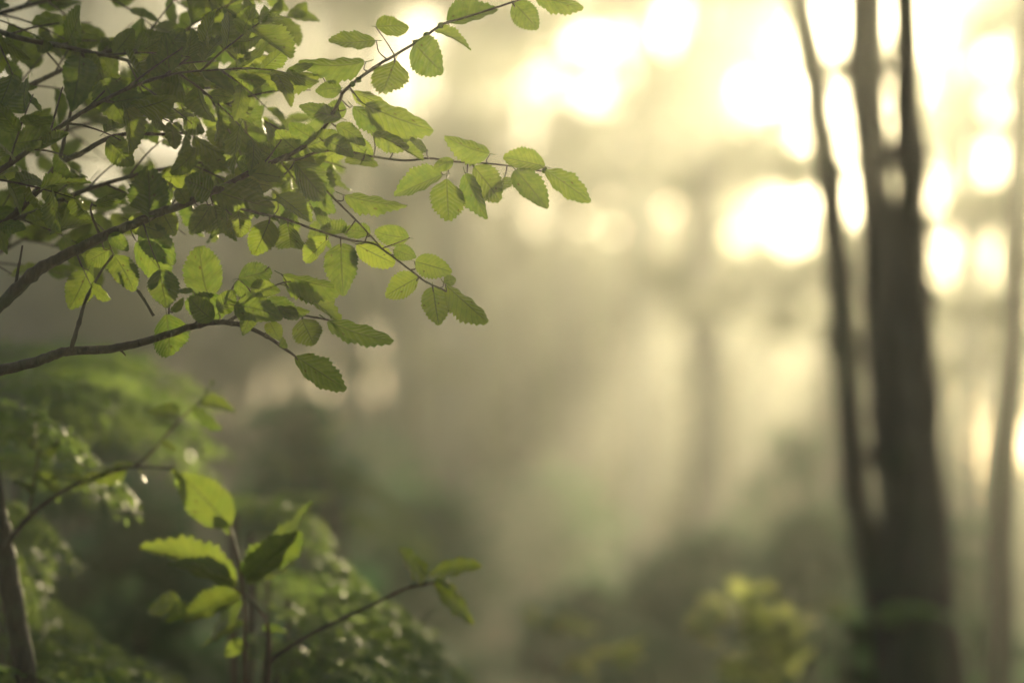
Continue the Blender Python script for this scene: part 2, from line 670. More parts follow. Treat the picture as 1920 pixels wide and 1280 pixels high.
# the clump of stems at the right, about six metres off
def coppice():
    d = 5.3
    base = P(1735, 1700, d)
    g = gz(base.x, base.y)
    root = empty('multi_stemmed_tree', (base.x, base.y, g), 'dark tree of three slender stems fanning up from one base, sun behind its tops', 'tree')
    off = Vector((base.x, base.y, g))
    rng = random.Random(3)

    def trunk(rows, dd=0.0, fat=1.4):
        t = Tube()
        pts = []
        for (x0, x1, y) in rows:
            q = P((x0 + x1) / 2, y, d + dd)
            pts.append((*q, (x1 - x0) / 2 * K * d * (fat if y < 700 else 1.4)))
        # carry on down to the shared foot and up above the frame
        p0, p1 = Vector(pts[0]), Vector(pts[2])
        upv = (p0 - p1).normalized()
        head = [(*(Vector(pts[0][:3]) + Vector(upv[:3]) * h), pts[0][3] * f) for h, f in ((3.6, 0.25), (2.4, 0.6), (1.2, 0.85))]
        foot = [(*(Vector(pts[-1][:3]).lerp(off, 0.55)), pts[-1][3] * 1.12), (off.x + (pts[-1][0] - off.x) * 0.3, off.y, g - 0.12, pts[-1][3] * 1.5)]
        t.add(head + pts + foot, 10, 5, 0.02, rng)
        return t.build('trunk', M_BARK, root, off), head
    a, h1 = trunk([(1487, 1513, 0), (1519, 1550, 200), (1549, 1580, 427), (1567, 1600, 640), (1580, 1618, 853), (1600, 1643, 1000), (1630, 1685, 1140), (1664, 1726, 1280)], 0.05, 1.7)
    b, h2 = trunk([(1598, 1650, 0), (1601, 1652, 200), (1620, 1668, 427), (1633, 1690, 640), (1650, 1716, 853), (1662, 1728, 1000), (1664, 1744, 1140), (1664, 1760, 1280)], 0.0, 1.45)
    c, h3 = trunk([(1678, 1712, 0), (1683, 1720, 200), (1690, 1731, 427), (1696, 1740, 640), (1708, 1760, 853), (1716, 1774, 1000), (1722, 1780, 1140), (1722, 1796, 1280)], 0.06, 1.65)
    # crown above the frame and a few low twigs
    nrg = np.random.default_rng(5)
    cen = []
    for h in (h1, h2, h3):
        for k in range(5):
            o_ = Vector(h[0][:3]).lerp(Vector(h[2][:3]), rng.uniform(0, 0.8))
            a_ = rng.uniform(0, 6.28)
            c_ = o_ + Vector((math.cos(a_) * rng.uniform(.2, .9), math.sin(a_) * rng.uniform(.2, .9), rng.uniform(.2, .8)))
            lm = Tube()
            lm.add([(*o_, 0.016), (*(o_.lerp(c_, .5)), 0.01), (*c_, 0.003)], 5, 3)
            lm.build('limb', M_BARK, root, off)
            cen.append((c_.x, c_.y, c_.z, .38, .38, .2, 130, .09))
    link('crown', cloud_mesh('crown', cen, nrg, off), M_CROWN, root)


coppice()

# the single trunk at the right edge
forest_tree('slim dark trunk leaning right at the right edge beside the three-stemmed tree', (1910, 300), (1871, 1280), 4.8, 40, 56, 7.5, [], 8, 21)

# trunks in the mist; the leafy boughs of the trees about eighteen metres off close the sky except at these openings
MG = [(1246, 425, 34, 52), (1390, 412, 56, 60), (1490, 420, 22, 50), (1592, 378, 30, 50), (1548, 262, 16, 26), (1568, 196, 20, 18), (1480, 92, 36, 32), (1490, 175, 33, 30), (1550, 70, 46, 42), (1592, 20, 28, 60), (1412, 178, 42, 34),
      (1502, 244, 34, 24), (1574, 302, 16, 28), (1716, 8, 64, 70), (1642, 300, 26, 36), (1252, 40, 28, 56), (1168, 72, 30, 26), (1875, 108, 30, 24), (1888, 196, 24, 30), (1850, 300, 50, 20), (1790, 350, 24, 24),
      (1330, 40, 18, 24)]


def canopy(x0, x1, y0, y1, step, rx, ry, seed, prob=1.0):
    r = random.Random(seed)
    out = []
    y = y0
    row = 0
    while y < y1:
        x = x0 + (row % 2) * step * .5
        while x < x1:
            cx, cyy = x + r.uniform(-.3, .3) * step, y + r.uniform(-.25, .25) * step
            if r.random() < prob and not any(((cx - a) / (c + rx * .75)) ** 2 + ((cyy - b) / (e + ry * .75)) ** 2 < 1 for a, b, c, e in MG):
                out.append((cx, cyy, rx * r.uniform(.8, 1.25), ry * r.uniform(.8, 1.25), r.uniform(-.7, .9)))
            x += step
        y += step * .72
        row += 1
    return out


forest_tree('faint wide trunk dissolving in pale mist behind the leafy branch tips', (855, 120), (850, 760), 33, 74, 84, 11, [(930, 60, 60, 40, -1), (905, 210, 36, 70, 1), (800, 210, 40, 60, 2)], 10, 31)
forest_tree('golden hazy trunk in the top middle with bright gaps on both sides', (1213, 0), (1190, 900), 21, 34, 46, 10.5,
            canopy(1130, 1270, -60, 430, 70, 40, 28, 1, 0.6) + [(1110, 300, 60, 40, 2), (1085, 120, 40, 18, 0), (1130, 370, 70, 34, 1), (1020, 75, 42, 26, 1)], 3, 32, dens=150)
forest_tree('straight brown trunk in the top middle with a dark bough reaching right', (1303, 0), (1318, 900), 17, 46, 58, 11,
            canopy(1270, 1420, -90, 620, 66, 44, 32, 2), 4, 33, dens=260)
forest_tree('grey blurred trunk just left of the three-stemmed tree', (1590, 640), (1586, 1060), 20, 40, 46, 4.0,
            [(1550, 570, 34, 40, 1)], 0, 34)
forest_tree('thin pole of a tree between the three stems and the right edge trunk', (1836, 420), (1838, 1150), 12, 14, 20, 8.0,
            [(1850, 590, 52, 40, 0), (1800, 620, 40, 50, 1), (1885, 650, 40, 40, 0), (1830, 375, 50, 26, 0), (1880, 380, 40, 30, 1), (1780, 560, 40, 34, 1), (1800, 700, 50, 30, 2)], 2, 35)
forest_tree('pale misty trunk seen through the leaves of the hanging branch', (640, 330), (650, 900), 24, 40, 48, 10, [(560, 500, 60, 60, 0), (700, 560, 60, 60, 1)], 8, 36)
forest_tree('slender misty trunk crossing the bright gap where the sunbeams start', (1346, 250), (1346, 900), 18, 26, 34, 10,
            canopy(1420, 1560, -90, 660, 66, 44, 32, 3) + canopy(1215, 1640, 50, 540, 34, 17, 15, 12, 0.95), 3, 37, dens=170)
forest_tree('low leafy tree mostly hidden behind the three dark stems', (1556, 200), (1572, 900), 19, 30, 38, 4.9,
            canopy(1560, 1700, 120, 640, 78, 46, 34, 4), 0, 41, dens=90)
forest_tree('far trunk lost in the brightest mist at the middle of the picture', (1060, 420), (1075, 900), 34, 34, 40, 10, [(1000, 470, 60, 36, 0), (1100, 520, 70, 40, 2)], 8, 38)
forest_tree('hazy leafy tree with round bright gaps at the top right', (1812, 0), (1800, 900), 14, 18, 30, 9.5,
            canopy(1752, 1930, -60, 430, 44, 26, 20, 6, 0.92), 4, 39, dens=200)
forest_tree('mist grey trunk behind the ferns left of the middle', (735, 640), (742, 1000), 17, 46, 54, 9, [(660, 720, 70, 50, 0), (800, 700, 60, 60, 1)], 9, 40)

# a wood behind them, too hazy to tell its trees apart
def px_of(x, y, z):
    v = Vector((x, y, z)) - CAM
    dd = v.dot(FW)
    return 960 + v.dot(RT) / dd / K, 640 - v.dot(UP) / dd / K, dd


# where the far wood is thin and the sky shows through: px, py, half width, half height
GS, LACY = 0.45, 0.0
OPEN = [(1112, 172, 50, 48), (1168, 72, 34, 30), (1000, 215, 40, 110), (1252, 40, 26, 46), (1480, 92, 42, 40), (1490, 170, 34, 32),
        (1545, 40, 34, 90), (1590, 20, 30, 60), (1712, 10, 90, 90), (1875, 110, 40, 34), (1888, 196, 34, 36), (1850, 300, 60, 26), (1790, 350, 28, 28),
        (1595, 385, 26, 34), (1530, 380, 20, 22), (1755, 440, 26, 30), (1835, 470, 80, 56),
        (1850, 820, 46, 120), (1805, 935, 46, 40), (1912, 760, 36, 70), (1450, 60, 26, 22), (1330, 40, 20, 40), (1365, 20, 40, 16), (1040, 100, 26, 30), (840, 40, 40, 36), (760, 170, 30, 60), (640, 690, 40, 34), (520, 690, 34, 20)]


def far_woods():
    rng = random.Random(77)
    nrg = np.random.default_rng(77)
    t = Tube()
    cen = []
    for i in range(95):
        y = rng.uniform(34, 62)
        x = rng.uniform(-0.30, 0.30) * y
        fx = px_of(x, y, 6)[0]
        if 1440 < fx < 1760 and i % 6:
            continue
        g = gz(x, y)
        h = rng.uniform(9, 12)
        r = rng.uniform(0.06, 0.15)
        t.add([(x, y, g - .1, r * 1.3), (x + rng.uniform(-.2, .2), y, g + h * .5, r), (x + rng.uniform(-.4, .4), y, g + h, r * .3)], 6, 3)
    n = 0
    while n < 1400:
        y = rng.uniform(34, 54)
        x = rng.uniform(-0.27, 0.27) * y
        g = gz(x, y)
        z = g + rng.uniform(0.2, 13.0 - g)
        r = rng.uniform(0.45, 1.0)
        px, py, dd = px_of(x, y, z)
        m = 0.75 * r / (K * dd)
        if any(((px - a) / (c * GS + m)) ** 2 + ((py - b) / (e * GS + m)) ** 2 < 1 for a, b, c, e in OPEN):
            continue
        # lacy towards the top right, closed low down and to the left
        if px > 1560 and rng.random() < LACY * float(sstep(800, 1500, px)) * (1 - float(sstep(350, 800, py))):
            continue
        if ((px - 1575) / 172) ** 2 + ((py - 195) / 135) ** 2 < 1 and rng.random() < 0.97:
            continue
        cen.append((x, y, z, r * 1.2, r, r * .7, 44, 0.30))
        if py > 430:
            cen.append((x + r, y + 1.5, z - .3, r * 1.3, r, r * .8, 44, 0.30))
        n += 1
    for i in range(330):
        y = rng.uniform(22, 40)
        px, py = rng.uniform(880, 1980), rng.uniform(-120, 330)
        q = P(px, py, y)
        r = rng.uniform(0.25, 0.6)
        m = 0.8 * r / (K * y)
        if any(((px - a) / (c * .7 + m)) ** 2 + ((py - b) / (e * .7 + m)) ** 2 < 1 for a, b, c, e in OPEN + [(1572, 195, 160, 180), (1440, 230, 240, 130)]):
            continue
        cen.append((q.x, q.y, q.z, r * 1.4, r, r * .6, 34, 0.2))
    for i in range(420):
        y = rng.uniform(22, 60)
        x = rng.uniform(-0.33, 0.33) * y
        g = gz(x, y)
        q = rng.uniform(0.5, 1.3)
        px, py, dd = px_of(x, y, g + 1)
        if px > 1780 and py < 960:
            continue
        cen.append((x, y, g + rng.uniform(0.1, 1.0) * (1 + 0.02 * y), q, q, q * .6, 60, 0.22 + 0.002 * y))
    # the same wood overhead and behind the camera, unseen, added to block skylight
    for i in range(120):
        x, y = rng.uniform(-16, 16), rng.uniform(-16, 13)
        q = rng.uniform(0.8, 1.5)
        cen.append((x, y, rng.uniform(7.2, 11.5), q, q, q * .5, 46, 0.42))
    for i in range(150):
        a = rng.uniform(math.radians(150), math.radians(390))
        rr = rng.uniform(9, 15)
        x, y = math.cos(a) * rr, math.sin(a) * rr
        q = rng.uniform(0.8, 1.5)
        cen.append((x, y, rng.uniform(0.5, 9), q, q, q * .7, 46, 0.42))
    o = link('far_woods', mesh('far_woods', t.v, t.f), M_BARK, None, 'stuff')
    o['label'] = 'hazy trunks of the far wood closing the view'
    o2 = link('far_and_unseen_foliage', cloud_mesh('far_and_unseen_foliage', cen, nrg), M_CROWN, None, 'stuff')
    o2['label'] = 'foliage of the far wood melting into golden haze, and unseen foliage added round the camera for shade'


far_woods()

# ------------------------------------------------------------------ understory
shrub('broad dark green bush below the sunbeams, its top sloping up to the right', 1330, 9.0, 560, 985, 5200, 0.07, 51)
shrub('bush on the bank just left of the dark stems', 1520, 8.0, 330, 955, 3200, 0.065, 52)
shrub('low bush in the deep shade at the bottom middle', 1090, 7.5, 420, 1090, 3200, 0.065, 53)
shrub('blurred green bush at the left under the hanging branch', 560, 6.2, 420, 735, 3600, 0.06, 54)
shrub('bush behind the fern tips left of the middle', 790, 8.5, 380, 905, 3200, 0.065, 55)
shrub('tall bush lit softly from behind at the far left', 160, 6.0, 460, 660, 4200, 0.06, 56)
shrub('leafy bush at the lower right between the dark trunks', 1810, 7.8, 240, 960, 2600, 0.06, 57)
shrub('dark bush crowding the foot of the three-stemmed tree', 1610, 5.4, 240, 1155, 1700, 0.05, 58)
shrub('bush in the shade behind the ferns at the bottom left', 250, 4.9, 420, 900, 3600, 0.05, 59)
shrub('dark low bush in the bottom right corner', 1850, 5.2, 200, 1120, 1500, 0.05, 60)
shrub('pale bush far back in the mist', 1010, 15, 520, 880, 3400, 0.09, 61)
shrub('hazy bush behind the grey trunk', 1470, 13, 300, 800, 2600, 0.085, 62)
shrub('hazy bush in the mist at the left of the middle', 690, 13, 420, 800, 2800, 0.085, 63)



def undergrowth():
    rng = random.Random(5)
    nrg = np.random.default_rng(55)
    cen = []
    for i in range(700):
        y = rng.uniform(4.2, 26)
        x = rng.uniform(-0.28, 0.28) * y
        g = gz(x, y)
        r = rng.uniform(0.15, 0.4)
        cen.append((x, y, g + r * .5, r * 1.4, r * 1.4, r, 42, 0.075))
    o = link('undergrowth', cloud_mesh('undergrowth', cen, nrg, (0, 0, 0), 0.7), M_BUSH, None, 'stuff')
    o['label'] = 'low dark undergrowth covering the forest floor'


undergrowth()

# ------------------------------------------------------------------ ferns
def frond_mesh(rng, pairs=24, arch=0.35, name='frond'):
    """twice-divided frond along +X, unit length, drooping"""
    v, f = [], []

    def q(a, b, c, d):
        i = len(v)
        v.extend((a, b, c, d))
        f.append((i, i + 1, i + 2))
        f.append((i, i + 2, i + 3))

    def axis(t):
        return Vector((t * (1 - 0.12 * arch * t), 0, arch * (0.55 * t - t * t * 0.95)))
    for i in range(pairs):
        t = 0.08 + 0.92 * i / pairs
        o = axis(t)
        tan = (axis(t + .02) - axis(t - .02)).normalized()
        ln = 0.27 * math.sin(math.pi * min(1, (t * 0.84 + 0.14))) ** 0.8 * rng.uniform(0.85, 1.12)
        for s in (-1, 1):
            sw = rng.uniform(0.25, 0.6)
            dr = rng.uniform(-0.5, -0.05)
            pd = (tan * sw + Vector((0, s, dr))).normalized()
            nrm = tan.cross(pd).normalized() * (1 if s > 0 else -1)
            m = max(2, int(ln / 0.042))
            for j in range(m + 1):
                u = (j + 0.5) / (m + 0.5)
                c = o + pd * ln * u + Vector((0, 0, -0.15 * ln * u * u))
                lw = 0.07 * (1 - 0.45 * u) * rng.uniform(0.75, 1.25)
                for s2 in ((-1, 1) if j < m else (0,)):
                    td = (tan * s2 * 0.9 + pd * (0.55 if s2 else 1) + nrm * rng.uniform(-.45, .45)).normalized()
                    wv = pd.cross(nrm).cross(td).cross(td) if False else (nrm.cross(td)).normalized() * lw * 0.27 + nrm * rng.uniform(-.2, .2) * lw
                    q(c, c + td * lw * 0.5 + wv, c + td * lw * 1.15, c + td * lw * 0.45 - wv)
    # rachis
    rb = len(v)
    n = 14
    for i in range(n):
        t = i / (n - 1)
        c = axis(t)
        r = 0.006 * (1 - 0.8 * t)
        for k in range(4):
            an = k * math.pi / 2
            v.append(c + Vector((0, math.cos(an) * r, math.sin(an) * r)))
    for i in range(n - 1):
        for k in range(4):
            k2 = (k + 1) % 4
            f.append((rb + i * 4 + k, rb + i * 4 + k2, rb + i * 4 + 4 + k2, rb + i * 4 + 4 + k))
    me = mesh(name, v, f, smooth=False)
    me.materials.append(M_FERN)
    return me


RF = random.Random(5)
FRONDS = [frond_mesh(RF, RF.choice((14, 16, 17)), RF.uniform(0.25, 0.6)) for _ in range(6)]


def frond_at(parent, off, A, B, rng, name='frond', roll=None):
    ax = B - A
    ln = ax.length
    # mesh droops: its end sits at z = arch*(-.4); close enough to aim by the chord
    x = ax.normalized()
    z = Vector((0, 0, 1)) - x * x.z
    z.normalize()
    y = z.cross(x)
    ro = rng.uniform(-0.5, 0.5) if roll is None else roll
    y2 = y * math.cos(ro) + z * math.sin(ro)
    z2 = x.cross(y2)
    o = bpy.data.objects.new(name, rng.choice(FRONDS))
    C.objects.link(o)
    o.parent = parent
    mm = Matrix((x * ln, y2 * ln, z2 * ln)).transposed().to_4x4()
    mm.translation = A - off
    o.matrix_basis = mm
    return o


def fern(label, basepx, d, tips, seed):
    rng = random.Random(seed)
    b = P(basepx[0], basepx[1], d)
    g = gz(b.x, b.y)
    root = empty('fern', (b.x, b.y, g), label, 'fern')
    off = Vector((b.x, b.y, g))
    for (sx, sy, tx, ty, dd) in tips:
        A = P(sx, sy, d + dd * 0.5)
        T = P(tx, ty, d + dd)
        st = Tube()
        st.add([(off.x + rng.uniform(-.03, .03), off.y, g - .02, 0.006), (*(off.lerp(A, .6) + Vector((rng.uniform(-.02, .02), 0, .03))), 0.005), (*A, 0.004)], 5, 4)
        st.build('stalk', M_STEM, root, off)
        frond_at(root, off, A, T, rng)


fern('grey-green fern arching over the left edge under the hanging branch', (-120, 1500), 3.35,
     [(-140, 720, 250, 700, 0), (-60, 740, 470, 745, .3), (-100, 800, 330, 860, -.2), (0, 700, 400, 690, .5), (-80, 860, 260, 900, .1), (-120, 760, 180, 780, -.3), (40, 790, 440, 800, .6), (-60, 680, 300, 650, .7), (-100, 930, 190, 1010, -.1)], 1)
fern('dark fern with small glinting leaflets beside the black stem at the left', (-60, 1600), 3.4,
     [(-60, 920, 130, 990, 0), (0, 960, 120, 1180, -.1), (-60, 860, 90, 860, .1), (10, 1060, 150, 1230, 0), (-90, 1000, 110, 1090, .2), (20, 1120, 130, 1300, -.1)], 2)
fern('fern with sunlit fronds drooping along the bottom left corner', (120, 1750), 3.3,
     [(-40, 1190, 250, 1230, 0), (30, 1150, 380, 1290, .2), (60, 1230, 420, 1330, -.2), (-60, 1120, 210, 1150, .3), (150, 1240, 480, 1300, .4), (-80, 1250, 230, 1300, -.3)], 3)
fern('large pale fern spreading right behind the budding shrub stem', (520, 1750), 3.45,
     [(430, 930, 650, 980, .2), (470, 1000, 760, 1080, 0), (500, 1060, 830, 1160, .1), (540, 1120, 900, 1190, -.1), (560, 1170, 980, 1250, 0), (500, 1140, 800, 1230, -.3), (600, 1210, 940, 1290, -.2), (520, 1210, 760, 1310, -.4), (440, 960, 600, 900, .4), (480, 1090, 720, 1150, .3), (560, 1230, 900, 1330, .2), (470, 1190, 640, 1290, -.3)], 4)
fern('hazy fern behind the middle of the picture, left of the beams', (700, 1600), 5.0,
     [(560, 860, 780, 930, 0), (620, 900, 860, 990, .3), (600, 830, 650, 760, .2), (640, 960, 900, 1060, -.2), (560, 900, 500, 830, .1)], 5)
fern('fern fronds in deep shade in front of the bottom right trunks', (1600, 1600), 5.0,
     [(1560, 1180, 1450, 1200, 0), (1600, 1170, 1690, 1150, .1), (1640, 1150, 1790, 1120, -.2), (1580, 1160, 1560, 1100, .2)], 6)

# ------------------------------------------------------------------ small lit seedlings
def seedling(label, stem, d, leaves, seed, name='seedling', yellow=0.5, cat='plant', rad=0.003, spread=0.05):
    rng = random.Random(seed)
    b = P(stem[0][0], stem[0][1], d)
    g = gz(b.x, b.y)
    root = empty(name, (b.x, b.y, g), label, cat)
    off = Vector((b.x, b.y, g))
    t = Tube()
    pts = [(b.x, b.y, g - .03, rad * 1.8)] if b.z > g else []
    pts += [(*P(x, y, d), rad * (1 - 0.6 * i / len(stem))) for i, (x, y) in enumerate(stem)]
    t.add(pts, 6, 5)
    so = t.build('stem', M_STEM, root, off)
    for (bx, by, tx, ty, wd) in leaves:
        dd = rng.uniform(-spread, spread)
        put_leaf(root, off, P(bx, by, d + dd * .4), P(tx, ty, d + dd), wd * K * d, rng, 2 if rng.random() < yellow else 1)
    return root


def spray_leaves(cx, cy, rx, ry, n, ln, seed, ang=0.3):
    r = random.Random(seed)
    out = []
    for _ in range(n):
        a = r.uniform(0, 6.28)
        q = math.sqrt(r.random())
        x, y = cx + math.cos(a) * rx * q, cy + math.sin(a) * ry * q
        t = ang + r.uniform(-0.9, 0.9) + (math.pi if r.random() < 0.3 else 0)
        l = ln * r.uniform(0.7, 1.2)
        out.append((x, y, x + math.cos(t) * l, y + math.sin(t) * l, l * r.uniform(0.35, 0.7)))
    return out


seedling('sunlit yellow-green bush top at the bottom right, left of the dark stems', [(1440, 1330), (1435, 1250), (1425, 1180), (1410, 1130)], 4.5,
         spray_leaves(1385, 1128, 62, 20, 20, 40, 1) + spray_leaves(1345, 1172, 40, 20, 12, 36, 2, 3.0) + spray_leaves(1470, 1172, 60, 26, 22, 34, 3, 0.5) + spray_leaves(1430, 1215, 80, 50, 40, 32, 4) + spray_leaves(1400, 1260, 60, 30, 20, 32, 5),
         71, 'young_shrub', 0.9, 'shrub', 0.003, 0.12)
seedling('bright twig of narrow leaves at the bottom middle pointing right', [(1010, 1330), (1040, 1270), (1090, 1235), (1150, 1220)], 4.4,
         [(1100, 1232, 1160, 1215, 24), (1130, 1225, 1222, 1210, 26), (1120, 1228, 1190, 1240, 22), (1160, 1220, 1215, 1232, 20), (1090, 1236, 1060, 1250, 20), (1070, 1240, 1120, 1258, 20)], 72, yellow=0.9)
seedling('faint twig of pale leaves above the bright one at the bottom middle', [(980, 1330), (1000, 1240), (1020, 1180), (1050, 1160)], 4.9,
         [(1010, 1170, 990, 1140, 22), (1030, 1165, 1080, 1155, 22), (1045, 1162, 1110, 1172, 22), (1020, 1172, 1060, 1185, 20), (1050, 1165, 1125, 1180, 18)], 73, yellow=0.6)

# ------------------------------------------------------------------ dark sapling at the left edge
def sapling():
    d = 3.05
    rng = random.Random(8)
    b = P(95, 1700, d)
    g = gz(b.x, b.y)
    off = Vector((b.x, b.y, g))
    root = empty('sapling', off, 'near-black sapling stem leaning out at the left edge, a thin bough arching from it', 'sapling')
    t = Tube()
    rows = [(-52, 500, 13), (-34, 760, 15), (-8, 940, 18), (10, 1040, 20), (28, 1150, 20), (52, 1280, 21), (95, 1500, 24)]
    t.add([(*P(x, y, d), r * K * d) for x, y, r in rows] + [(off.x, off.y, g - .05, 0.02)], 9, 6)
    t.build('trunk', M_TWIG, root, off)
    bo = Tube()
    arch = [(8, 1028), (28, 1000), (62, 962), (110, 926), (165, 898), (220, 881), (262, 875), (325, 878)]
    bo.add([(*P(x, y, d - .02), max(6.5 - i * 0.7, 2.2) * K * d) for i, (x, y) in enumerate(arch)], 7, 6)
    bough = bo.build('bough', M_TWIG, root, off)
    for path, r0 in (([(252, 876), (285, 846), (318, 808), (345, 780), (378, 752)], 3.2), ([(52, 972), (60, 930), (66, 888), (74, 840)], 3.0)):
        k = Tube()
        k.add([(*P(x, y, d + .03), r0 * (1 - .12 * i) * K * d) for i, (x, y) in enumerate(path)], 6, 5)
        k.build('twig', M_STEM, bough, off)
    for (bx, by, tx, ty, wd, yl) in [(250, 868, 160, 882, 24, 1), (240, 872, 180, 905, 26, 1), (210, 880, 150, 905, 22, 1), (262, 878, 272, 908, 10, 1), (328, 880, 362, 942, 20, 1),
                                     (322, 875, 350, 905, 12, 1), (372, 756, 440, 760, 26, 0), (360, 768, 420, 800, 28, 0), (378, 750, 415, 720, 24, 0), (340, 785, 300, 760, 20, 0),
                                     (74, 842, 60, 790, 20, 1), (70, 850, 120, 838, 20, 1), (66, 880, 110, 900, 18, 1), (150, 905, 120, 880, 20, 1), (120, 920, 70, 905, 20, 1),
                                     (60, 930, 30, 890, 20, 0), (300, 828, 330, 845, 14, 1)]:
        put_leaf(bough, off, P(bx, by, d), P(tx, ty, d + rng.uniform(-.06, .06)), wd * K * d, rng, bool(yl))


sapling()


# ------------------------------------------------------------------ budding shrub, lower left middle
def bud_shrub():
    d = 3.02
    rng = random.Random(9)
    b = P(480, 1800, d)
    g = gz(b.x, b.y)
    off = Vector((b.x, b.y, g))
    root = empty('leafy_shrub', off, 'young shrub with reddish stems and one large upright yellow-green leaf, before the pale fern', 'shrub')
    stems = [([(430, 990), (440, 1020), (450, 1060), (456, 1110), (459, 1180), (460, 1280), (470, 1500)], 4.6, M_STEM),
             ([(432, 1098), (455, 1112), (478, 1132), (497, 1160), (506, 1200), (504, 1290), (492, 1500)], 5.2, M_STEM),
             ([(815, 1092), (785, 1097), (755, 1105), (700, 1132), (640, 1160), (580, 1190), (535, 1218), (508, 1245), (498, 1330)], 5.0, M_TWIG)]
    objs = []
    for path, r0, m in stems:
        t = Tube()
        n = len(path)
        t.add([(*P(x, y, d), r0 * (0.45 + 0.55 * i / n) * K * d) for i, (x, y) in enumerate(path)] + [(off.x, off.y, g - .04, 0.008)], 7, 6)
        objs.append(t.build('stem', m, root, off))
    L1 = [(430, 988, 352, 878, 84, 1, 0.35), (462, 1092, 598, 946, 60, 0, None), (464, 1082, 560, 985, 56, 0, None), (466, 1095, 548, 1030, 40, 0, None), (442, 1092, 275, 992, 46, 1, None), (440, 1098, 330, 1040, 40, 0, None),
          (338, 1128, 264, 1136, 46, 1, None), (350, 1130, 318, 1162, 30, 0, None), (452, 1112, 345, 1150, 52, 0, None), (456, 1130, 372, 1185, 46, 0, None), (458, 1170, 365, 1205, 30, 0, None), (440, 1100, 395, 1062, 30, 1, None),
          (500, 1165, 540, 1195, 26, 0, None), (458, 1200, 420, 1230, 30, 0, None), (434, 1000, 410, 960, 16, 0, None)]
    for (bx, by, tx, ty, wd, yl, ro) in L1:
        put_leaf(objs[0], off, P(bx, by, d), P(tx, ty, d + rng.uniform(-.05, .05)), wd * K * d, rng, bool(yl), ro)
    L3 = [(796, 1088, 742, 1030, 34, 1), (806, 1074, 904, 1062, 36, 1), (812, 1094, 894, 1168, 38, 1), (800, 1080, 785, 1052, 16, 0), (815, 1090, 880, 1100, 18, 0)]
    for (bx, by, tx, ty, wd, yl) in L3:
        put_leaf(objs[2], off, P(bx, by, d), P(tx, ty, d + rng.uniform(-.05, .05)), wd * K * d, rng, bool(yl))


bud_shrub()

# ------------------------------------------------------------------ the sharp hanging branch
D0 = 2.68
TR = Vector(P(-330, 1900, D0 + .05))
TG = gz(TR.x, TR.y)
TOFF = Vector((TR.x, TR.y, TG))


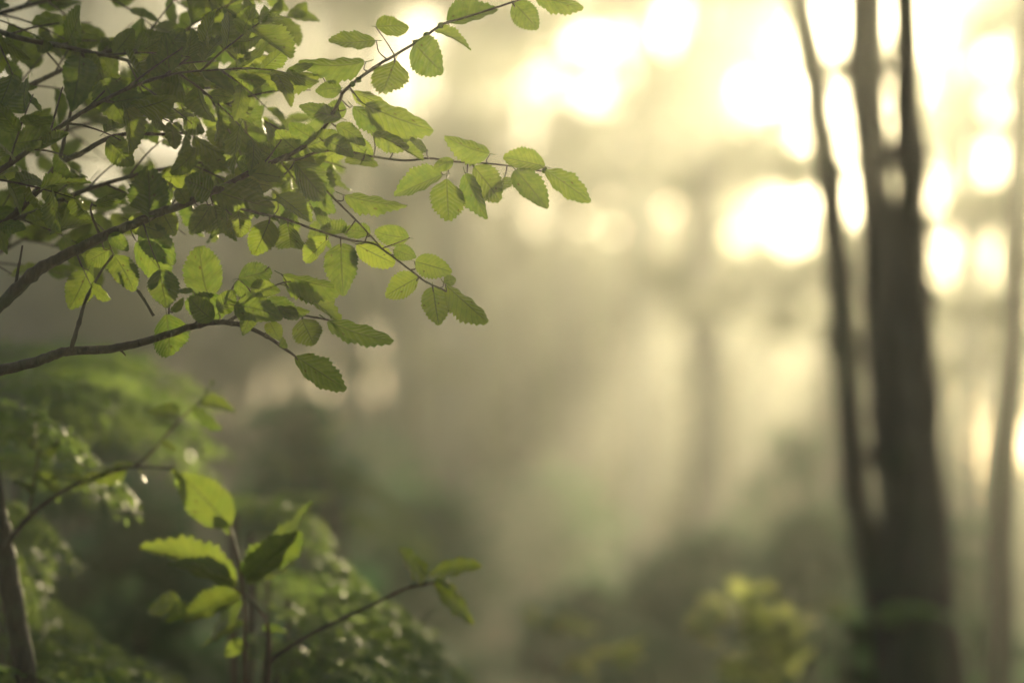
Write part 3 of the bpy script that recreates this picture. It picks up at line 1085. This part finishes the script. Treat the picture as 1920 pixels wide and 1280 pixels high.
def fg_tree():
    rng = random.Random(4)
    root = empty('broadleaf_tree', TOFF, 'young tree whose sharp serrated leaves hang from long dark boughs across the upper left', 'tree')
    t = Tube()
    t.add([(TOFF.x, TOFF.y, TG - .1, .045), (*P(-320, 1500, D0 + .05), .034), (*P(-335, 900, D0 + .05), .028), (*P(-320, 500, D0 + .08), .022), (*P(-340, 0, D0 + .1), .016), (*P(-300, -500, D0 + .1), .010)], 9, 6)
    t.build('trunk', M_TWIG, root, TOFF)
    s = K * D0

    def bough(paths, leaves, first_parent=None):
        """paths: [(points px, r0 px, r1 px, depth offset)]; the first is the bough, the rest its twigs"""
        segs = []
        par = None
        for i, (pts, r0, r1, dd) in enumerate(paths):
            tb = Tube()
            n = len(pts) - 1
            q = tb.add([(*P(x, y, D0 + dd + (pts[k][2] if len(pts[k]) > 2 else 0)), (r0 + (r1 - r0) * k / n) * s) for k, (x, y, *_) in enumerate(pts)], 8 if r0 > 5 else 6, 6)
            segs += [Vector(a[:3]) for a in q]
            o = tb.build('bough' if par is None else 'twig', M_TWIG, root if par is None else par, TOFF)
            if par is None:
                par = o
        tw = Tube()
        for lf in leaves:
            bx, by, tx, ty, wd = lf[:5]
            yl = len(lf) > 5 and lf[5]
            dl = lf[6] if len(lf) > 6 else rng.uniform(-.035, .035)
            B = P(bx, by, D0 + dl * 0.6)
            T = P(tx, ty, D0 + dl + rng.uniform(-.02, .02))
            near = min(segs, key=lambda a: (a - B).length_squared)
            B0 = B + (near - B) * 0.0
            E = B0 + (B - T) * 0.02
            if (near - E).length > 0.007:
                mid = (near + E) * 0.5 + Vector((0, 0, -0.003)) + (T - near).normalized() * 0.004
                tw.add([(*near, 1.5 * s), (*mid, 1.2 * s), (*E, 0.95 * s)], 5, 3)
            put_leaf(par, TOFF, B0, T, wd * s, rng, bool(yl))
        if tw.v:
            tw.build('leafstalk', M_TWIG, par, TOFF)['kind'] = 'stuff'
        return par

    main = [(-330, 800, .05), (-160, 690, .04), (-40, 606), (0, 572), (60, 515), (100, 490), (150, 465), (200, 441), (250, 420), (300, 398), (345, 383), (380, 366), (420, 350), (455, 331), (500, 309), (545, 290)]
    up = [(545, 290), (585, 264), (612, 232), (636, 190), (648, 168), (700, 128), (740, 104), (790, 74), (830, 46), (870, 34), (950, 8), (1000, -8)]
    md = [(520, 300), (560, 298), (600, 284), (650, 284), (700, 294), (760, 301), (805, 297), (850, 303), (905, 306), (960, 312), (1020, 322)]
    md2 = [(500, 340), (525, 333), (545, 315), (553, 300)]
    nn = [(452, 392), (500, 403), (533, 410), (580, 427), (627, 442), (660, 451), (700, 457), (722, 471), (748, 490), (778, 513), (800, 529), (836, 545)]
    nc = [(612, 358), (634, 380), (667, 412), (694, 441), (716, 466)]
    st1 = [(312, 392), (322, 385), (330, 372), (336, 366)]
    up2 = [(470, 322), (500, 300), (515, 280), (528, 262)]
    dn1 = [(190, 446), (178, 420), (170, 395), (172, 380)]
    dn2 = [(30, 530), (33, 510), (38, 485), (42, 460)]
    leaves_main = [
        (704, 76, 615, 82, 34), (705, 50, 768, 48, 41), (838, 42, 934, 14, 50), (815, 58, 886, 74, 22), (778, 82, 832, 138, 72), (962, 4, 1014, 58, 50), (742, 112, 716, 184, 70), (684, 116, 562, 136, 42), (1000, -12, 1092, 21, 26),
        (684, 196, 808, 254, 46), (660, 172, 735, 206, 28, 1), (600, 142, 468, 140, 40), (640, 165, 590, 170, 36), (650, 205, 600, 215, 40), (662, 200, 740, 262, 40), (630, 235, 690, 262, 34), (640, 222, 560, 200, 38),
        (918, 288, 834, 268, 43), (1022, 312, 943, 292, 40), (1022, 318, 1111, 374, 34), (966, 318, 1028, 388, 54), (888, 312, 948, 381, 58), (838, 335, 840, 421, 66), (872, 325, 906, 412, 44), (830, 328, 734, 358, 44), (945, 332, 944, 378, 44, 1, .10),
        (684, 288, 664, 336, 64), (646, 366, 764, 399, 42), (735, 262, 792, 306, 30), (800, 280, 770, 262, 22), (850, 300, 812, 316, 26), (700, 250, 760, 285, 34), (650, 262, 700, 300, 40), (610, 262, 660, 288, 36),
        (552, 304, 604, 368, 60), (520, 366, 584, 415, 42, 1), (506, 412, 478, 486, 56, 1), (540, 418, 540, 486, 64), (616, 446, 574, 492, 34, 1), (640, 457, 638, 531, 64), (648, 436, 600, 422, 30), (694, 440, 640, 420, 34),
        (668, 458, 742, 492, 42, 1), (767, 446, 702, 434, 40), (738, 468, 780, 482, 32), (778, 490, 843, 512, 46, 1), (785, 520, 716, 556, 50, 1), (812, 538, 823, 611, 54, 1), (836, 534, 913, 608, 40, 1), (832, 528, 856, 522, 24),
        (280, 408, 276, 316, 76), (396, 360, 344, 336, 54), (400, 356, 508, 398, 62), (395, 384, 360, 438, 44), (402, 384, 414, 444, 62), (424, 394, 426, 456, 24), (446, 396, 450, 446, 44, 1), (440, 345, 500, 372, 44), (455, 340, 510, 350, 40, 1), (470, 325, 540, 330, 36, 1),
        (180, 384, 238, 360, 28), (165, 508, 132, 580, 60), (172, 536, 204, 562, 20), (214, 478, 252, 547, 50), (268, 424, 318, 492, 58), (300, 505, 314, 582, 58), (256, 452, 324, 528, 52), (240, 412, 315, 440, 44, 1), (205, 468, 158, 496, 38),
        (560, 285, 520, 250, 44), (590, 260, 545, 235, 40), (480, 318, 440, 300, 36), (520, 300, 470, 270, 40), (300, 392, 330, 440, 44, 1), (420, 352, 470, 330, 36, 1), (350, 380, 330, 350, 30), (575, 275, 640, 250, 40), (205, 440, 240, 470, 30),
    ]
    b1 = bough([(main, 14, 4.2, 0), (up, 4.2, 1.6, 0), (md, 3.0, 1.3, .02), (md2, 2.2, 1.2, .02), (nn, 2.6, 1.5, -.02), (nc, 2.0, 1.4, -.01), (st1, 2.2, 1.0, 0), (up2, 1.8, 1.0, 0), (dn1, 3.0, 1.6, 0), (dn2, 3.4, 1.8, 0)], leaves_main)
    for (x, y) in ((779, 80), (799, 66), (826, 48), (1021, 320), (661, 158), (672, 150)):
        bd = Tube()
        c = P(x, y, D0)
        dv = Vector((0.6, 0, 0.8))
        bd.add([(*(c - dv * 6 * s), 1 * s), (*(c - dv * 3 * s), 5 * s), (*(c + dv * 2 * s), 5.5 * s), (*(c + dv * 7 * s), 1 * s)], 7, 4)
        bd.build('bud', M_LEAF, b1, TOFF)
    low = [(-335, 790, .05), (-180, 748, .03), (-40, 708), (0, 695), (60, 680), (100, 666), (130, 658), (200, 655), (260, 643), (320, 625), (360, 612), (400, 604), (430, 605), (460, 612), (500, 630), (530, 651), (553, 667)]
    leaves_low = [
        (553, 667, 653, 726, 42), (614, 600, 729, 662, 40), (566, 598, 590, 650, 56, 1), (530, 515, 646, 558, 44), (540, 538, 664, 588, 40, 1), (447, 522, 514, 506, 50), (392, 562, 376, 464, 74), (432, 574, 344, 572, 60), (440, 572, 522, 588, 54),
        (312, 588, 318, 672, 70), (505, 604, 522, 628, 30, 1), (528, 634, 536, 652, 10), (450, 560, 480, 615, 34), (470, 540, 520, 545, 34), (440, 530, 470, 550, 34), (400, 600, 352, 556, 44), (500, 560, 560, 600, 30), (520, 575, 580, 590, 24),
        (322, 584, 346, 566, 14), (362, 545, 330, 545, 14), (475, 585, 455, 615, 30), (410, 585, 440, 545, 40),
    ]
    bough([(low, 12.5, 2.4, .0), ([(133, 657), (148, 605), (160, 565), (172, 540), (190, 508), (212, 478)], 4.6, 2.2, -.01), ([(425, 604), (450, 590), (480, 582), (517, 587), (567, 592), (590, 595), (616, 600)], 3.4, 1.6, .01),
           ([(432, 575), (430, 555), (447, 525), (480, 520), (505, 500)], 2.2, 1.2, .01), ([(440, 585), (470, 560), (500, 542), (530, 530), (545, 528)], 2.2, 1.4, -.01), ([(224, 654), (230, 660), (236, 667)], 3.0, 1.2, 0),
           ([(288, 592), (276, 572), (262, 550), (250, 535), (235, 505)], 3.0, 2.0, .01), ([(362, 611), (370, 602), (380, 592), (392, 575)], 2.4, 1.6, 0), ([(316, 590), (317, 575), (318, 555)], 1.8, 1.2, 0)], leaves_low)
    return root


fg_tree()


def fg_tree2():
    """the denser, darker crown that fills the top left corner, a little behind and before the focus"""
    rng = random.Random(14)
    b = P(-420, 1900, 2.95)
    g = gz(b.x, b.y)
    off = Vector((b.x, b.y, g))
    root = empty('leafy_tree', off, 'denser darker leafy tree crowding the top left corner, slightly out of focus', 'tree')
    t = Tube()
    t.add([(off.x, off.y, g - .1, .05), (*P(-410, 1300, 2.95), .04), (*P(-390, 700, 2.95), .034), (*P(-380, 100, 2.95), .026), (*P(-360, -500, 2.95), .014)], 9, 6)
    t.build('trunk', M_TWIG, root, off)
    s = K * 2.8
    vis = [([(-380, 720), (-160, 520), (0, 420), (62, 366), (88, 338), (112, 306), (150, 289), (200, 261), (245, 251), (300, 252), (350, 250)], 9, 2.5, 2.74),
           ([(104, 316), (114, 290), (122, 255), (132, 212), (138, 182), (143, 150)], 4, 2, 2.74)]
    par = None
    for pts, r0, r1, d in vis:
        tb = Tube()
        n = len(pts) - 1
        tb.add([(*P(x, y, d), (r0 + (r1 - r0) * k / n) * s) for k, (x, y) in enumerate(pts)], 7, 6)
        o = tb.build('bough' if par is None else 'twig', M_TWIG, root if par is None else par, off)
        par = par or o
    gaps = [(45, 32, 34, 22), (86, 145, 26, 44), (190, 310, 46, 40), (310, 300, 24, 26), (395, 120, 60, 26), (215, 34, 32, 16), (290, 285, 30, 22), (520, 200, 16, 14), (60, 470, 40, 25), (210, 250, 10, 10), (150, 215, 22, 30)]

    def free(x, y, m=1.0):
        for (cx, cyy, rx, ry) in gaps:
            if ((x - cx) / rx) ** 2 + ((y - cyy) / ry) ** 2 < m:
                return False
        return True
    # more boughs from the trunk, each carrying side sprays with leaves set alternately along them
    boughs = [([(-380, 430), (-150, 270), (0, 190), (120, 130), (250, 82), (360, 55), (440, 40)], 2.84), ([(-370, 220), (-120, 70), (20, 20), (160, -14), (300, -30), (420, -20)], 2.9),
              ([(-385, 600), (-160, 410), (0, 320), (110, 240), (210, 180), (320, 140), (430, 130)], 2.66), ([(-385, 860), (-170, 600), (-40, 500), (60, 440), (130, 415)], 2.98),
              ([(-360, 60), (-140, -20), (0, 60), (130, 90), (260, 120), (380, 175), (470, 215)], 2.78), ([(-380, 520), (-120, 380), (60, 270), (200, 225), (330, 215), (460, 235), (560, 250)], 3.05),
              ([(-380, 640), (-100, 470), (60, 400), (180, 350), (300, 318), (420, 300), (540, 296)], 2.80)]
    sprays = []
    for pts, d in boughs:
        tb = Tube()
        n = len(pts) - 1
        q = tb.add([(*P(x, y, d), (7.5 - 6.2 * k / n) * s) for k, (x, y) in enumerate(pts)], 7, 6)
        bo = tb.build('bough', M_TWIG, root, off)
        acc = 0
        for k in range(n):
            (xa, ya), (xb, yb) = pts[k], pts[k + 1]
            if xb < -20:
                continue
            for u in (0.15, 0.5, 0.85):
                acc += 1
                x, y = xa + (xb - xa) * u, ya + (yb - ya) * u
                base = math.atan2(yb - ya, xb - xa)
                ang = base + (0.75 if acc % 2 else -0.55) + rng.uniform(-.25, .25)
                sprays.append((x, y, rng.uniform(80, 170), ang, d + rng.uniform(-.12, .12), bo, d))
        x, y = pts[-1]
        sprays.append((x, y, 110, base, d, bo, d))
    rng.shuffle(sprays)
    total = 0
    for (x0, y0, ln, a, d, bo, d0) in sprays:
        sag = rng.uniform(0.1, 0.5)
        pts = [(x0 + math.cos(a) * ln * u, y0 + math.sin(a) * ln * u + sag * ln * u * u * 0.5, d0 + (d - d0) * u) for u in (0, .25, .5, .75, 1)]
        tb = Tube()
        tb.add([(*P(x, y, dd), (2.4 - 0.38 * k) * s) for k, (x, y, dd) in enumerate(pts)], 6, 4)
        tb.build('twig', M_TWIG, bo, off)
        m = int(ln / 21)
        for j in range(m + 1):
            if total >= 330:
                break
            u = min(1, (j + 0.8) / m)
            x = x0 + math.cos(a) * ln * u
            y = y0 + math.sin(a) * ln * u + sag * ln * u * u * 0.5
            aa = a + sag * u + (0.85 if j % 2 else -0.8) * (0.1 if j == m else 1) + rng.uniform(-.3, .3)
            l = rng.uniform(48, 88) * (0.7 if u > .9 else 1)
            tx, ty = x + math.cos(aa) * l, y + math.sin(aa) * l + 10
            cx, cyy = (x + tx) / 2, (y + ty) / 2
            if not (free(cx, cyy, 1.4) and free(tx, ty)):
                continue
            if cx < -50 or cyy < -50 or cx > 640 or cyy > 520:
                continue
            dd = d0 + (d - d0) * u
            put_leaf(bo, off, P(x, y, dd), P(tx, ty, dd + rng.uniform(-.05, .05)), l * rng.uniform(0.28, 0.62) * K * dd, rng, rng.random() < 0.22)
            total += 1
    # three leaves that stand out at the rim
    for (bx, by, tx, ty, wd, d) in [(436, 28, 526, 68, 44, 2.76), (442, 52, 528, 110, 36, 2.82), (358, 54, 464, 124, 44, 2.84), (192, 148, 236, 232, 66, 2.7), (150, 108, 140, 188, 64, 2.62), (202, 260, 250, 308, 52, 2.72), (280, 70, 350, 130, 50, 2.74), (310, 110, 470, 180, 48, 2.72)]:
        put_leaf(par, off, P(bx, by, d), P(tx, ty, d + rng.uniform(-.03, .03)), wd * K * d, rng, False)
    print('fill leaves', total)


fg_tree2()

# ------------------------------------------------------------------ haze
def haze():
    x0, x1, y0, y1, z0, z1 = -72, 72, -27, 68, -1.4, 15.0
    v = [(x0, y0, z0), (x1, y0, z0), (x1, y1, z0), (x0, y1, z0), (x0, y0, z1), (x1, y0, z1), (x1, y1, z1), (x0, y1, z1)]
    f = [(0, 3, 2, 1), (4, 5, 6, 7), (0, 1, 5, 4), (1, 2, 6, 5), (2, 3, 7, 6), (3, 0, 4, 7)]
    m, N, L = mat('haze')
    out = N('ShaderNodeOutputMaterial')
    pv = N('ShaderNodeVolumePrincipled')
    pv.inputs['Density'].default_value = HAZE_DENSITY
    pv.inputs['Anisotropy'].default_value = HAZE_G
    pv.inputs['Color'].default_value = (0.92, 0.95, 0.86, 1)
    L(pv.outputs[0], out.inputs['Volume'])
    o = link('haze', mesh('haze', v, f, smooth=False), m, None, 'stuff')
    o['label'] = 'golden morning mist filling the wood'


haze()
